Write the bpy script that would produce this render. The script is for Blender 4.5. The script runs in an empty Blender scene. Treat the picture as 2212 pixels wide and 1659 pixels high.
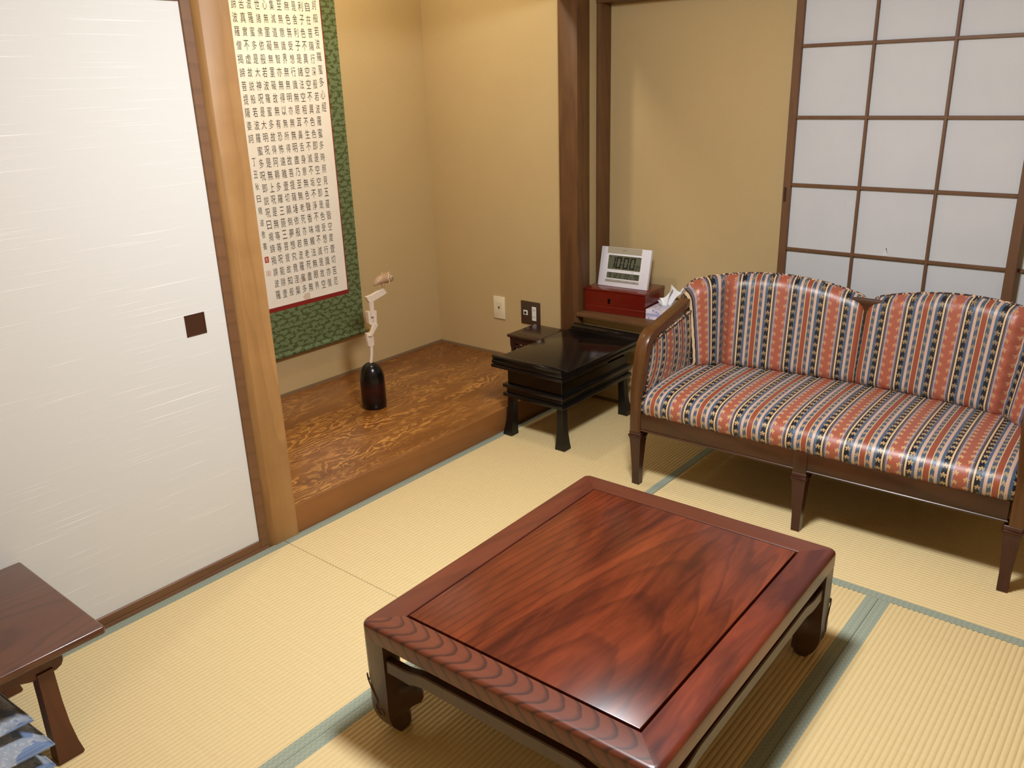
import bpy, bmesh, math, random
from mathutils import Vector, Matrix
random.seed(7)
C = bpy.context.scene.collection
SC = bpy.context.scene
PI = math.pi

# ---------------------------------------------------------------- camera, world, light, exposure
def make_camera():
    f, yaw, pitch, roll = 1822.4666, 0.69899, 0.34470, -0.03290
    cy, sy, cp, sp = math.cos(yaw), math.sin(yaw), math.cos(pitch), math.sin(pitch)
    fwd = Vector((-sy*cp, cy*cp, -sp)); right = Vector((cy, sy, 0)); up = right.cross(fwd)
    cr, sr = math.cos(roll), math.sin(roll)
    r2 = cr*right + sr*up; u2 = -sr*right + cr*up
    cam = bpy.data.cameras.new('camera'); cam.sensor_width = 36; cam.sensor_fit = 'HORIZONTAL'
    cam.lens = f/2212*36; cam.clip_start = .02
    o = bpy.data.objects.new('camera', cam); C.objects.link(o)
    m = Matrix((( r2.x, u2.x, -fwd.x, 2.36249), (r2.y, u2.y, -fwd.y, -3.27380), (r2.z, u2.z, -fwd.z, 1.52823), (0, 0, 0, 1)))
    o.matrix_world = m
    SC.camera = o
make_camera()
w = bpy.data.worlds.new('world'); SC.world = w; w.use_nodes = True
w.node_tree.nodes['Background'].inputs[0].default_value = (1.0, .93, .84, 1)
w.node_tree.nodes['Background'].inputs[1].default_value = .02
def lamp(name, loc, power, radius, col):
    l = bpy.data.lights.new(name, 'POINT'); l.energy = power; l.shadow_soft_size = radius; l.color = col
    o = bpy.data.objects.new(name, l); C.objects.link(o); o.location = loc
    return o
lamp('pendant_lamp_light', (1.40, -1.72, 2.08), 52, .14, (.90, .95, 1.0))
def disc(name, loc, power, size, col):
    l = bpy.data.lights.new(name, 'AREA'); l.shape = 'DISK'; l.size = size; l.energy = power; l.color = col
    o = bpy.data.objects.new(name, l); C.objects.link(o); o.location = loc
    return o
disc('pendant_diffuser_light', (1.40, -1.72, 2.05), 26, .34, (.90, .95, 1.0))
lamp('alcove_lamp_light', (-.30, -.85, 2.22), 17, .06, (1.0, .96, .80))
SC.view_settings.view_transform = 'Standard'
SC.view_settings.look = 'None'
SC.view_settings.gamma = 1
SC.view_settings.use_curve_mapping = False
SC.view_settings.exposure = 0.45

# ---------------------------------------------------------------- helpers: objects
def empty(name, label, cat, loc=(0, 0, 0), rz=0, group=None):
    o = bpy.data.objects.new(name, None); C.objects.link(o)
    o.location = loc; o.rotation_euler = (0, 0, rz); o.empty_display_size = .05
    o['label'] = label; o['category'] = cat
    if group: o['group'] = group
    return o
def tag(o, label, cat, group=None):
    o['label'] = label; o['category'] = cat
    if group: o['group'] = group
    return o
def st(o, label=None):
    o['kind'] = 'structure'
    if label: o['label'] = label
    return o

class MB:
    def __init__(s):
        s.bm = bmesh.new(); s.uv = None
    def box(s, x0, x1, y0, y1, z0, z1, bev=0, seg=2, mat=None):
        n = bmesh.new()
        r = bmesh.ops.create_cube(n, size=1)
        for v in n.verts:
            v.co = Vector(((x0+x1)/2 + v.co.x*(x1-x0), (y0+y1)/2 + v.co.y*(y1-y0), (z0+z1)/2 + v.co.z*(z1-z0)))
        if bev: bmesh.ops.bevel(n, geom=n.edges[:], offset=bev, segments=seg, profile=.5, affect='EDGES')
        return s._add(n, mat)
    def _add(s, n, mat=None):
        if mat is not None: bmesh.ops.transform(n, matrix=mat, verts=n.verts)
        me = bpy.data.meshes.new('t'); n.to_mesh(me); n.free()
        s.bm.from_mesh(me); bpy.data.meshes.remove(me)
        return s
    def prism(s, poly, axis, a0, a1, bev=0, seg=2, mat=None):
        n = bmesh.new()
        def p(q, a):
            return {'x': (a, q[0], q[1]), 'y': (q[0], a, q[1]), 'z': (q[0], q[1], a)}[axis]
        A = [n.verts.new(p(q, a0)) for q in poly]; B = [n.verts.new(p(q, a1)) for q in poly]
        k = len(poly)
        n.faces.new(A); n.faces.new(B[::-1])
        for i in range(k): n.faces.new((A[i], B[i], B[(i+1) % k], A[(i+1) % k]))
        bmesh.ops.recalc_face_normals(n, faces=n.faces)
        if bev: bmesh.ops.bevel(n, geom=n.edges[:], offset=bev, segments=seg, profile=.5, affect='EDGES', clamp_overlap=True)
        return s._add(n, mat)
    def loft(s, rings, cap=True, closed=False, mat=None):
        n = bmesh.new(); k = len(rings[0])
        V = [[n.verts.new(q) for q in r] for r in rings]
        m = len(V)
        for i in range(m if closed else m-1):
            a, b = V[i], V[(i+1) % m]
            for j in range(k): n.faces.new((a[j], a[(j+1) % k], b[(j+1) % k], b[j]))
        if cap and not closed: n.faces.new(V[0][::-1]); n.faces.new(V[-1])
        bmesh.ops.recalc_face_normals(n, faces=n.faces)
        return s._add(n, mat)
    def lathe(s, prof, c=(0, 0, 0), n=32, mat=None):
        rings = [[(c[0]+r*math.cos(2*PI*j/n), c[1]+r*math.sin(2*PI*j/n), c[2]+z) for j in range(n)] for r, z in prof]
        return s.loft(rings, True, mat=mat)
    def tube(s, pts, r, n=10, closed=False, mat=None):
        pts = [Vector(p) for p in pts]; m = len(pts); rings = []
        nrm = None
        for i, p in enumerate(pts):
            if closed: t = (pts[(i+1) % m] - pts[i-1]).normalized()
            else: t = (pts[min(i+1, m-1)] - pts[max(i-1, 0)]).normalized()
            if nrm is None:
                a = Vector((0, 0, 1)) if abs(t.z) < .9 else Vector((1, 0, 0))
                nrm = (a - a.dot(t)*t).normalized()
            else: nrm = (nrm - nrm.dot(t)*t).normalized()
            b = t.cross(nrm); rr = r[i] if isinstance(r, (list, tuple)) else r
            rings.append([p + rr*(math.cos(2*PI*j/n)*nrm + math.sin(2*PI*j/n)*b) for j in range(n)])
        return s.loft(rings, True, closed, mat=mat)
    def sheet(s, fn, nu, nv, uvfn=None, closed_u=False):
        # grid surface with optional uv (metres)
        bm = s.bm
        V = [[bm.verts.new(fn(i/nu, j/nv)) for j in range(nv+1)] for i in range(nu+1)]
        uvl = bm.loops.layers.uv.verify() if uvfn else None
        for i in range(nu):
            for j in range(nv):
                ids = ((i, j), (i+1, j), (i+1, j+1), (i, j+1))
                f = bm.faces.new([V[a][b] for a, b in ids])
                if uvl:
                    for lp, (a, b) in zip(f.loops, ids): lp[uvl].uv = uvfn(a/nu, b/nv)
        return s
    def build(s, name, mat, parent=None, loc=None, smooth=35, merge=0):
        if merge: bmesh.ops.remove_doubles(s.bm, verts=s.bm.verts, dist=merge)
        me = bpy.data.meshes.new(name); s.bm.to_mesh(me); s.bm.free()
        if mat: me.materials.append(mat)
        if smooth:
            for p in me.polygons: p.use_smooth = True
            me.set_sharp_from_angle(angle=math.radians(smooth))
        o = bpy.data.objects.new(name, me); C.objects.link(o)
        if parent is not None: o.parent = parent
        if loc is not None: o.location = loc
        return o
def box(name, mat, x0, x1, y0, y1, z0, z1, bev=0, parent=None, seg=2):
    return MB().box(x0, x1, y0, y1, z0, z1, bev, seg).build(name, mat, parent)

# ---------------------------------------------------------------- helpers: materials
def lin(c): c = c/255; return c/12.92 if c <= .04045 else ((c+.055)/1.055)**2.4
def rgb(r, g, b): return (lin(r), lin(g), lin(b), 1)
class NT:
    def __init__(s, name):
        s.m = bpy.data.materials.new(name); s.m.use_nodes = True
        s.t = s.m.node_tree; s.bsdf = s.t.nodes['Principled BSDF']
    def n(s, typ, ins=None, **props):
        nd = s.t.nodes.new(typ)
        for k, v in props.items(): setattr(nd, k, v)
        for k, v in (ins or {}).items():
            sk = nd.inputs[k]
            if isinstance(v, bpy.types.NodeSocket): s.t.links.new(v, sk)
            else: sk.default_value = v
        return nd
    def math(s, op, a, b=None, c=None, clamp=False):
        ins = {0: a}
        if b is not None: ins[1] = b
        if c is not None: ins[2] = c
        return s.n('ShaderNodeMath', ins, operation=op, use_clamp=clamp).outputs[0]
    def mix(s, f, a, b, mode='MIX'):
        nd = s.n('ShaderNodeMix', data_type='RGBA', blend_type=mode)
        for i, v in ((0, f), (6, a), (7, b)):
            sk = nd.inputs[i]
            if isinstance(v, bpy.types.NodeSocket): s.t.links.new(v, sk)
            else: sk.default_value = v
        return nd.outputs[2]
    def ramp(s, f, stops, interp='LINEAR'):
        nd = s.n('ShaderNodeValToRGB', {0: f}); cr = nd.color_ramp; cr.interpolation = interp
        while len(cr.elements) < len(stops): cr.elements.new(.5)
        for e, (p, c) in zip(cr.elements, stops):
            e.position = p; e.color = c if len(c) == 4 else (*c, 1)
        return nd.outputs[0]
    def obj(s): return s.n('ShaderNodeTexCoord').outputs['Object']
    def map(s, vec, scale=(1, 1, 1), loc=(0, 0, 0), rot=(0, 0, 0)):
        return s.n('ShaderNodeMapping', {0: vec, 1: loc, 2: rot, 3: scale}).outputs[0]
    def noise(s, vec, scale=5, detail=3, rough=.5, dist=0):
        return s.n('ShaderNodeTexNoise', {'Vector': vec, 'Scale': scale, 'Detail': detail, 'Roughness': rough, 'Distortion': dist}).outputs[0]
    def sep(s, v): return s.n('ShaderNodeSeparateXYZ', {0: v}).outputs
    def comb(s, x, y, z=0.0): return s.n('ShaderNodeCombineXYZ', {0: x, 1: y, 2: z}).outputs[0]
    def bump(s, h, strength=.3, dist=.002, normal=None):
        ins = {'Height': h, 'Strength': strength, 'Distance': dist}
        if normal is not None: ins['Normal'] = normal
        s.set(Normal=s.n('ShaderNodeBump', ins).outputs[0])
    def set(s, **kw):
        names = {'Base': 'Base Color', 'Rough': 'Roughness', 'Spec': 'Specular IOR Level', 'Coat': 'Coat Weight', 'CoatR': 'Coat Roughness', 'Metal': 'Metallic', 'Sheen': 'Sheen Weight', 'Normal': 'Normal', 'SheenR': 'Sheen Roughness', 'Aniso': 'Anisotropic'}
        for k, v in kw.items():
            sk = s.bsdf.inputs[names[k]]
            if isinstance(v, bpy.types.NodeSocket): s.t.links.new(v, sk)
            else: sk.default_value = v
        return s
def plain(name, c, rough=.5, metal=0, coat=0, spec=.5):
    t = NT(name); t.set(Base=rgb(*c), Rough=rough, Metal=metal, Coat=coat, Spec=spec); return t.m

def plaster(name, c):
    t = NT(name); v = t.obj()
    a = t.noise(v, 3, 3); b = t.noise(v, 420, 2)
    k = tuple(int(q*.93) for q in c)
    col = t.mix(t.math('MULTIPLY', a, .6), rgb(*c), rgb(*k))
    t.set(Base=col, Rough=.92, Spec=.15); t.bump(b, .35, .002); return t.m
def wood(name, light, dark, line, axis='y', rough=.35, coat=0., ring=70., slope=.12, streak=1., linew=.5, off=(0, 0, 0), figure=.02, coatr=.15, k=7.):
    # flat-sawn board: nested cathedral rings running along the given axis
    t = NT(name); v = t.map(t.obj(), loc=off)
    x, y, z = t.sep(v)
    if axis == 'y': u, a, d = x, y, z
    elif axis == 'x': u, a, d = y, x, z
    else: u, a, d = x, z, y
    q = t.comb(u, t.math('MULTIPLY', a, .12), d)
    wob = t.math('SUBTRACT', t.noise(q, 9, 3, .5), .5)
    uu = t.math('ADD', u, t.math('MULTIPLY', wob, figure*4))
    par = t.math('ADD', t.math('MULTIPLY', t.math('MULTIPLY', uu, uu), k), t.math('MULTIPLY', a, slope))
    par = t.math('ADD', par, t.math('MULTIPLY', wob, figure*3))
    par = t.math('ADD', par, t.math('MULTIPLY', d, .6))
    fr = t.math('FRACT', t.math('MULTIPLY', par, ring))
    rings = t.ramp(fr, [(0, (0, 0, 0)), (.58, (.06,)*3), (.86, (1,)*3), (.93, (.8,)*3), (1, (0, 0, 0))])
    sv = t.comb(t.math('MULTIPLY', u, 60), t.math('MULTIPLY', a, 3), t.math('MULTIPLY', d, 60))
    fine = t.noise(sv, 1.5, 4, .65)
    big = t.noise(t.comb(t.math('MULTIPLY', u, 9), t.math('MULTIPLY', a, 1.6), d), 1.6, 4, .6, .6)
    bigr = t.ramp(big, [(.32, (0, 0, 0)), (.68, (1,)*3)])
    c = t.mix(t.math('MULTIPLY', bigr, streak, clamp=True), rgb(*light), rgb(*dark))
    c = t.mix(t.math('MULTIPLY', t.math('SUBTRACT', fine, .35, clamp=True), .8), c, rgb(*dark))
    c = t.mix(t.math('MULTIPLY', rings, linew), c, rgb(*line))
    t.set(Base=c, Rough=rough, Coat=coat, CoatR=coatr); t.bump(fine, .08, .001); return t.m

M = {}
M['wall'] = plaster('tan_plaster', (198, 172, 124))
M['wall_pale'] = plaster('pale_plaster', (198, 176, 130))
M['ceiling'] = wood('ceiling_board', (150, 124, 92), (132, 106, 76), (108, 84, 58), 'y', .6)
M['pillar'] = wood('pillar_cedar', (176, 132, 80), (148, 106, 60), (134, 94, 52), 'z', .5, 0, 18, .05, .9, .3, (.05, 1.76, 0), .03)
M['pillar_dark'] = wood('pillar_brown', (114, 77, 42), (86, 55, 29), (70, 42, 22), 'z', .5, 0, 22, .05, .9, .4, (.05, -.1, 0), .03)
M['trim'] = wood('trim_brown', (114, 80, 48), (94, 62, 36), (74, 48, 28), 'x', .5, 0, 30, .1, .7, .3)
M['trim_y'] = wood('trim_brown_along', (124, 86, 54), (104, 68, 40), (80, 52, 32), 'y', .5, 0, 30, .1, .7, .3)
M['shoji_wood'] = wood('shoji_wood', (116, 80, 48), (98, 64, 38), (78, 50, 30), 'z', .55, 0, 30, .1, .7, .3)
M['edge_grey'] = plain('weathered_trim', (128, 104, 74), .7)
M['sill'] = wood('sill_wood', (124, 84, 52), (102, 66, 40), (80, 52, 32), 'y', .55, 0, 30, .1, .7, .3)

# ---- tatami
def tatami(name, axis):
    t = NT(name); x, y, z = t.sep(t.obj())
    u, a = (x, y) if axis == 'y' else (y, x)
    # igusa rushes run across the ridges, slight colour change from rush to rush
    rush = t.noise(t.comb(t.math('MULTIPLY', u, 2.2), t.math('MULTIPLY', a, 260)), 1.2, 3, .6)
    patch = t.noise(t.comb(u, a), 2.2, 2)
    knot = t.noise(t.comb(t.math('MULTIPLY', u, 69), t.math('MULTIPLY', a, 60)), 1.6, 2, .6)
    c = t.mix(rush, rgb(222, 199, 150), rgb(206, 179, 126))
    c = t.mix(t.math('MULTIPLY', t.math('SUBTRACT', knot, .62, clamp=True), 2.2, clamp=True), c, rgb(200, 170, 116))
    c = t.mix(t.math('MULTIPLY', patch, .35), c, rgb(214, 188, 134))
    t.set(Base=c, Rough=.62, Spec=.3)
    t.bump(t.math('ADD', rush, t.math('MULTIPLY', knot, .5)), .35, .001); return t.m
M['tatami_y'] = tatami('igusa_rush_y', 'y'); M['tatami_x'] = tatami('igusa_rush_x', 'x')
def heri():
    t = NT('green_tatami_border'); x, y, z = t.sep(t.obj())
    p = .016
    a = t.math('PINGPONG', t.math('ADD', x, y), p/2); b = t.math('PINGPONG', t.math('SUBTRACT', x, y), p/2)
    sel = t.math('GREATER_THAN', t.math('FRACT', t.math('DIVIDE', y, p)), .5)
    h = t.math('ADD', t.math('MULTIPLY', a, sel), t.math('MULTIPLY', b, t.math('SUBTRACT', 1.0, sel)))
    k = t.math('MULTIPLY', h, 2/p)
    c = t.mix(k, rgb(138, 145, 126), rgb(154, 160, 142))
    t.set(Base=c, Rough=.7, Spec=.3); t.bump(k, .3, .001); return t.m
M['heri'] = heri()

# ---------------------------------------------------------------- structure
ZT = 0.0
def mat_thing(name, label, x0, x1, y0, y1, axis):
    root = empty(name, label, 'tatami mat', ((x0+x1)/2, (y0+y1)/2, -.05), 0, 'tatami mats of the floor')
    w, l = (x1-x0, y1-y0); hb = .034
    a0, a1 = -w/2, w/2; b0, b1 = -l/2, l/2
    mb = MB()
    pitch = .0146
    if axis == 'y': lo, hi, e0, e1 = a0+.001, a1-.001, b0+.0008, b1-.0008
    else: lo, hi, e0, e1 = b0+.001, b1-.001, a0+.001, a1-.001
    n = max(1, int(round((hi-lo)/pitch))); prof = [(lo, -.0)]
    sub = 6
    prof = [(lo, 0.0)]
    for i in range(n):
        for k in range(1 if i == 0 else 0, sub+1):
            if k == sub and i < n-1: continue
            s = k/sub
            prof.append((lo+(hi-lo)*(i+s)/n, .05 - .0030*(1-math.sin(PI*s)**.8)))
    prof.append((hi, 0.0))
    poly = prof
    mb.prism(poly, 'y' if axis == 'y' else 'x', e0, e1)
    mb.build('mat_body', M['tatami_y' if axis == 'y' else 'tatami_x'], root, smooth=60)
    for s in (-1, 1):
        e = lo if s < 0 else hi
        q0, q1 = (e-.0005, e+hb) if s < 0 else (e-hb, e+.0005)
        if axis == 'y': b = MB().box(q0, q1, e0, e1, .046, .0502, .0006, 1)
        else: b = MB().box(e0, e1, q0, q1, .046, .0502, .0006, 1)
        b.build('cloth_border', M['heri'], root)['label'] = 'grey green woven cloth border'
    return root
st(box('floor', plain('subfloor', (150, 120, 80), .8), -.05, 3.6, -3.7, .11, -.09, -.05), 'floor under the tatami mats')
mat_thing('tatami_mat', 'tatami mat along the white sliding door, under the small brown side table', 0.0, .88, -3.53, -1.767, 'y')
mat_thing('tatami_mat', 'tatami mat along the alcove step, under the black lacquer desk', 0.0, .88, -1.767, .066, 'y')
mat_thing('tatami_mat', 'tatami mat under the striped sofa, ridges running along the window wall', .88, 2.67, -.88, .066, 'x')
mat_thing('tatami_mat', 'tatami mat under the low red-brown table', .88, 1.79, -2.67, -.88, 'y')
mat_thing('tatami_mat', 'wide-ridged tatami mat in the bright bottom right corner, right of the low table', 1.79, 2.70, -2.67, -.88, 'y')
fl = plain('floor_straw', (205, 172, 115), .7)
st(box('floor_south', fl, .88, 3.56, -3.6, -2.672, -.05, 0), 'straw floor behind the camera')
st(box('floor_east', fl, 2.702, 3.56, -2.67, .07, -.05, 0), 'straw floor at the right of the room')

HZ = 2.36
# left wall: fusuma bay
st(box('wall_left', M['wall'], -.12, -.002, -3.66, -2.74, -.05, HZ), 'tan plaster wall beyond the sliding door')
st(box('wall_left_upper', M['wall'], -.10, -.02, -2.74, -1.82, 1.87, HZ), 'tan plaster wall above the sliding door')
st(box('trim_1', M['trim_y'], -.10, .0, -2.74, -1.82, 1.80, 1.87, .003), 'brown lintel over the sliding door')
st(box('trim_2', M['sill'], -.10, .0, -2.74, -1.826, -.05, .012, .002), 'brown wooden sill under the sliding door')
# left pillar (chamfered)
MB().prism([(-.11, -1.822), (-.014, -1.822), (.006, -1.803), (.006, -1.704), (-.11, -1.704)], 'z', -.05, HZ, .002, 1).build('trim_3', M['pillar'])
st(bpy.data.objects['trim_3'], 'light brown wooden pillar left of the alcove')
# fusuma sliding door
def slub():
    t = NT('slub_paper'); x, y, z = t.sep(t.obj())
    v = t.comb(t.math('MULTIPLY', y, 2.6), t.math('MULTIPLY', z, 210))
    a = t.noise(v, 1.0, 2, .5); v2 = t.comb(t.math('MULTIPLY', y, 5), t.math('MULTIPLY', z, 520)); b = t.noise(v2, 1.0, 2, .6)
    lines = t.math('MULTIPLY', t.math('SUBTRACT', a, .62, clamp=True), 7, clamp=True)
    c = t.mix(lines, rgb(214, 212, 207), rgb(240, 238, 234))
    c = t.mix(t.math('MULTIPLY', b, .35), c, rgb(204, 198, 189))
    t.set(Base=c, Rough=.8, Spec=.2); t.bump(t.math('ADD', lines, t.math('MULTIPLY', b, .3)), .35, .001); return t.m
M['slub'] = slub()
d = bpy.data.objects.new('door_1', None); C.objects.link(d); d.location = (0, -2.28, .012)
st(d, 'white sliding door with a brown wooden frame'); d['category'] = 'sliding door'
fy0, fy1 = -.455, .455
MB().box(-.034, -.008, fy0+.01, fy1-.034, .02, 1.78).build('panel', M['slub'], d)
fm = MB(); fm.box(-.036, -.002, fy1-.034, fy1-.001, 0, 1.785, .002, 1); fm.box(-.036, -.002, fy0, fy0+.034, 0, 1.785, .002, 1)
fm.box(-.036, -.002, fy0+.034, fy1-.034, 0, .028, .002, 1); fm.box(-.036, -.002, fy0+.034, fy1-.034, 1.757, 1.785, .002, 1)
fm.build('frame', M['trim_y'], d)
# recessed square finger pull
pl = MB(); py, pz, ph = .316, .838, .034
pl.box(-.012, -.0055, py-ph, py+ph, pz+ph-.004, pz+ph, .001, 1); pl.box(-.012, -.0055, py-ph, py+ph, pz-ph, pz-ph+.004, .001, 1)
pl.box(-.012, -.0055, py-ph, py-ph+.004, pz-ph, pz+ph, .001, 1); pl.box(-.012, -.0055, py+ph-.004, py+ph, pz-ph, pz+ph, .001, 1)
po = pl.build('finger_pull', plain('dark_lacquer', (70, 32, 24), .3, 0, .5), d)
po['label'] = 'dark brown square recessed finger pull'
MB().prism([(py-ph+.003, pz-ph+.003), (py+ph-.003, pz-ph+.003), (py+ph-.003, pz+ph-.003), (py-ph+.003, pz+ph-.003)], 'x', -.0082, -.0072).build('dish', plain('pull_dish', (62, 34, 22), .32, 0, .4), po)

# alcove (tokonoma)
TX = -.998; TZ = .1085
st(box('wall_alcove_back', M['wall'], TX-.08, TX, -1.80, .18, -.05, HZ), 'tan plaster back wall of the alcove')
st(box('wall_alcove_left', M['wall'], TX, -.11, -1.80, -1.73, -.05, HZ), 'tan plaster left wall of the alcove')
st(box('wall_alcove_right', M['wall'], TX, -.095, .095, .18, -.05, HZ), 'tan plaster right wall of the alcove')
st(box('wall_alcove_lintel', M['wall'], -.09, -.015, -1.704, .055, 1.97, HZ), 'plaster above the alcove opening')
st(box('trim_4', M['trim_y'], -.10, .004, -1.704, .055, 1.89, 1.97, .003), 'wooden lintel above the alcove')
def burl():
    t = NT('burl_board'); v = t.obj(); x, y, z = t.sep(v)
    q = t.comb(t.math('MULTIPLY', x, 2.1), t.math('MULTIPLY', y, .62), 0.0)
    w1 = t.n('ShaderNodeTexNoise', {'Vector': q, 'Scale': 2.0, 'Detail': 4, 'Roughness': .55, 'Distortion': .6}).outputs[0]
    w2 = t.noise(t.comb(t.math('MULTIPLY', x, 3), t.math('MULTIPLY', y, 2)), 6, 4, .6, .8)
    f = t.math('ADD', t.math('MULTIPLY', x, 1.15), t.math('ADD', t.math('MULTIPLY', w1, 1.0), t.math('MULTIPLY', w2, .12)))
    r = t.math('FRACT', t.math('MULTIPLY', f, 17))
    rr = t.ramp(r, [(0, (0, 0, 0)), (.45, (.1,)*3), (.75, (1,)*3), (.9, (.6,)*3), (1, (0, 0, 0))])
    amt = t.ramp(t.noise(q, 3.4, 3, .6, .5), [(.38, (.06,)*3), (.62, (1.0,)*3)])
    big = t.ramp(t.noise(q, 2.3, 3), [(.3, (0, 0, 0)), (.7, (1,)*3)])
    c = t.mix(big, rgb(116, 66, 24), rgb(156, 98, 42))
    c = t.mix(t.math('MULTIPLY', rr, amt), c, rgb(222, 156, 76))
    fine = t.noise(t.comb(t.math('MULTIPLY', x, 120), t.math('MULTIPLY', y, 12)), 1, 3)
    c = t.mix(t.math('MULTIPLY', fine, .35), c, rgb(96, 48, 14))
    t.set(Base=c, Rough=.3, Coat=.35, CoatR=.2); return t.m
M['burl'] = burl()
st(box('floor_alcove', M['burl'], TX+.001, -.014, -1.729, .094, TZ-.04, TZ, .0015), 'glossy burl-grained board of the alcove floor')
st(box('trim_5', wood('step_front', (148, 96, 48), (126, 78, 36), (108, 64, 28), 'y', .45, .1, 14, .05, .6, .25), -.014, .0, -1.704, .048, -.05, TZ+.0005, .002), 'orange brown front board of the alcove step')
st(box('trim_6', M['edge_grey'], TX, TX+.008, -1.729, .094, TZ, TZ+.012), 'thin trim along the alcove back wall')
st(box('trim_7', M['edge_grey'], TX+.008, -.10, .086, .095, TZ, TZ+.012), 'thin trim along the alcove right wall')
# right alcove pillar
MB().prism([(-.096, .052), (.012, .052), (.012, .152), (-.096, .152)], 'z', -.05, HZ, .003, 2).build('trim_8', M['pillar_dark'])
st(bpy.data.objects['trim_8'], 'dark brown wooden pillar right of the alcove')
# ledge recess
LZ = .440; NY = .36
st(box('wall_right', M['wall_pale'], -.09, 3.6, .092, .17, -.05, LZ-.018), 'tan wall below the window ledge')
st(box('trim_9', M['trim'], .0125, 3.55, .034, NY, LZ-.018, LZ, .002), 'brown wooden window ledge')
st(box('trim_10', M['edge_grey'], .013, 3.55, .07, .092, -.05, .004), 'brown floor trim under the ledge wall')
st(box('wall_recess_side', M['wall_pale'], -.09, -.03, .152, NY, LZ-.02, HZ), 'narrow tan wall beside the alcove pillar')
st(box('trim_11', M['shoji_wood'], -.032, -.008, .268, NY, LZ, HZ, .002), 'thin brown corner post behind the clock')
st(box('wall_back', M['wall'], -.032, 1.02, NY, NY+.03, LZ-.02, HZ), 'tan plaster wall between corner post and paper screen')
st(box('wall_back_far', M['wall'], -.032, 3.6, NY+.07, NY+.10, LZ-.02, HZ), 'wall behind the paper screens')
st(box('trim_12', M['trim'], -.03, 3.55, .262, NY, 1.852, 1.95, .003), 'brown lintel above the recess')
st(box('wall_over_recess', M['wall'], -.03, 3.55, .29, NY, 1.95, HZ), 'plaster above the lintel')
# rest of the room shell
st(box('wall_east', M['wall'], 3.56, 3.62, -3.7, .5, -.09, HZ), 'tan plaster wall at the far right')
st(box('wall_south', M['wall'], -.12, 3.62, -3.70, -3.62, -.09, HZ), 'tan plaster wall behind the camera')
st(box('ceiling', M['ceiling'], -1.1, 3.62, -3.7, .5, HZ, HZ+.03), 'wooden ceiling')

# ---------------------------------------------------------------- shoji
def shoji(name, label, x0, y0, tear=False, dz=0.):
    W, T = .918, .028
    r = bpy.data.objects.new(name, None); C.objects.link(r); r.location = (x0, y0, LZ); st(r, label); r['category'] = 'paper screen'
    ztop = 1.852-LZ
    f = MB(); f.box(0, .033, 0, T, 0, ztop, .002, 1); f.box(W-.036, W, 0, T, 0, ztop, .002, 1)
    f.box(.033, W-.036, 0, T, 0, .045, .002, 1); f.box(.033, W-.036, 0, T, ztop-.04, ztop, .002, 1)
    f.build('frame', M['shoji_wood'], r)
    zs = [z-LZ for z in (.5307, .8038, 1.0769, 1.350, 1.6252)]
    for z in zs:
        MB().box(.033, W-.036, .004, .017, z-.006+dz, z+.006+dz, .001, 1).build('rail', M['shoji_wood'], r)
    for x in (.3145, .6035):
        MB().box(x-.0055, x+.0055, .003, .017, .045, ztop-.04, .001, 1).build('mullion', M['shoji_wood'], r)
    p = MB()
    if tear:
        tx, tz = .4445, .8098+.002-LZ     # a small torn flap above the second rail
        xs = [.033, tx-.009, tx+.009, W-.036]
        p.box(xs[0], xs[1], .018, .0188, .04, ztop-.03); p.box(xs[2], xs[3], .018, .0188, .04, ztop-.03)
        p.box(xs[1], xs[2], .018, .0188, .04, tz); p.box(xs[1], xs[2], .018, .0188, tz+.034, ztop-.03)
        p.prism([(tx-.009, tz), (tx, tz+.034), (tx-.009, tz+.034)], 'y', .018, .0188)
        p.prism([(tx+.009, tz), (tx+.009, tz+.034), (tx, tz+.034)], 'y', .018, .0188)
    else:
        p.box(.033, W-.036, .018, .0188, .04, ztop-.03)
    p.build('paper', M['paper'], r)
    if tear:
        q = MB(); q.loft([[(tx-.010, .0175, tz), (tx+.010, .0175, tz), (tx+.010, .0168, tz), (tx-.010, .0168, tz)],
                          [(tx-.004, .008, tz+.026), (tx+.003, .008, tz+.026), (tx+.003, .0073, tz+.026), (tx-.004, .0073, tz+.026)],
                          [(tx-.001, .004, tz+.034), (tx+.001, .004, tz+.034), (tx+.001, .0033, tz+.034), (tx-.001, .0033, tz+.034)]])
        q.build('torn_flap', M['white_paper'], r)
    return r
def shojip():
    t = NT('shoji_paper'); v = t.obj()
    a = t.noise(v, 4, 3); b = t.noise(v, 160, 3, .7)
    c = t.mix(a, rgb(208, 208, 208), rgb(190, 191, 194)); c = t.mix(t.math('MULTIPLY', b, .25), c, rgb(222, 221, 218))
    t.set(Base=c, Rough=.85, Spec=.2); t.bump(a, .3, .01); return t.m
M['paper'] = shojip(); M['white_paper'] = plain('torn_paper', (245, 244, 240), .8)
s1 = shoji('window_1', 'paper screen with brown lattice behind the sofa, torn at one pane', .911, .295, True)
hp = MB(); hp.box(.006, .017, -.0012, .004, .565, .625, .001, 1)
hp.build('finger_pull', plain('pull_hole', (58, 28, 16), .5), s1)
shoji('window_2', 'paper screen at the right edge, behind the first screen', 1.79, .331, False, -.006)

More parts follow.
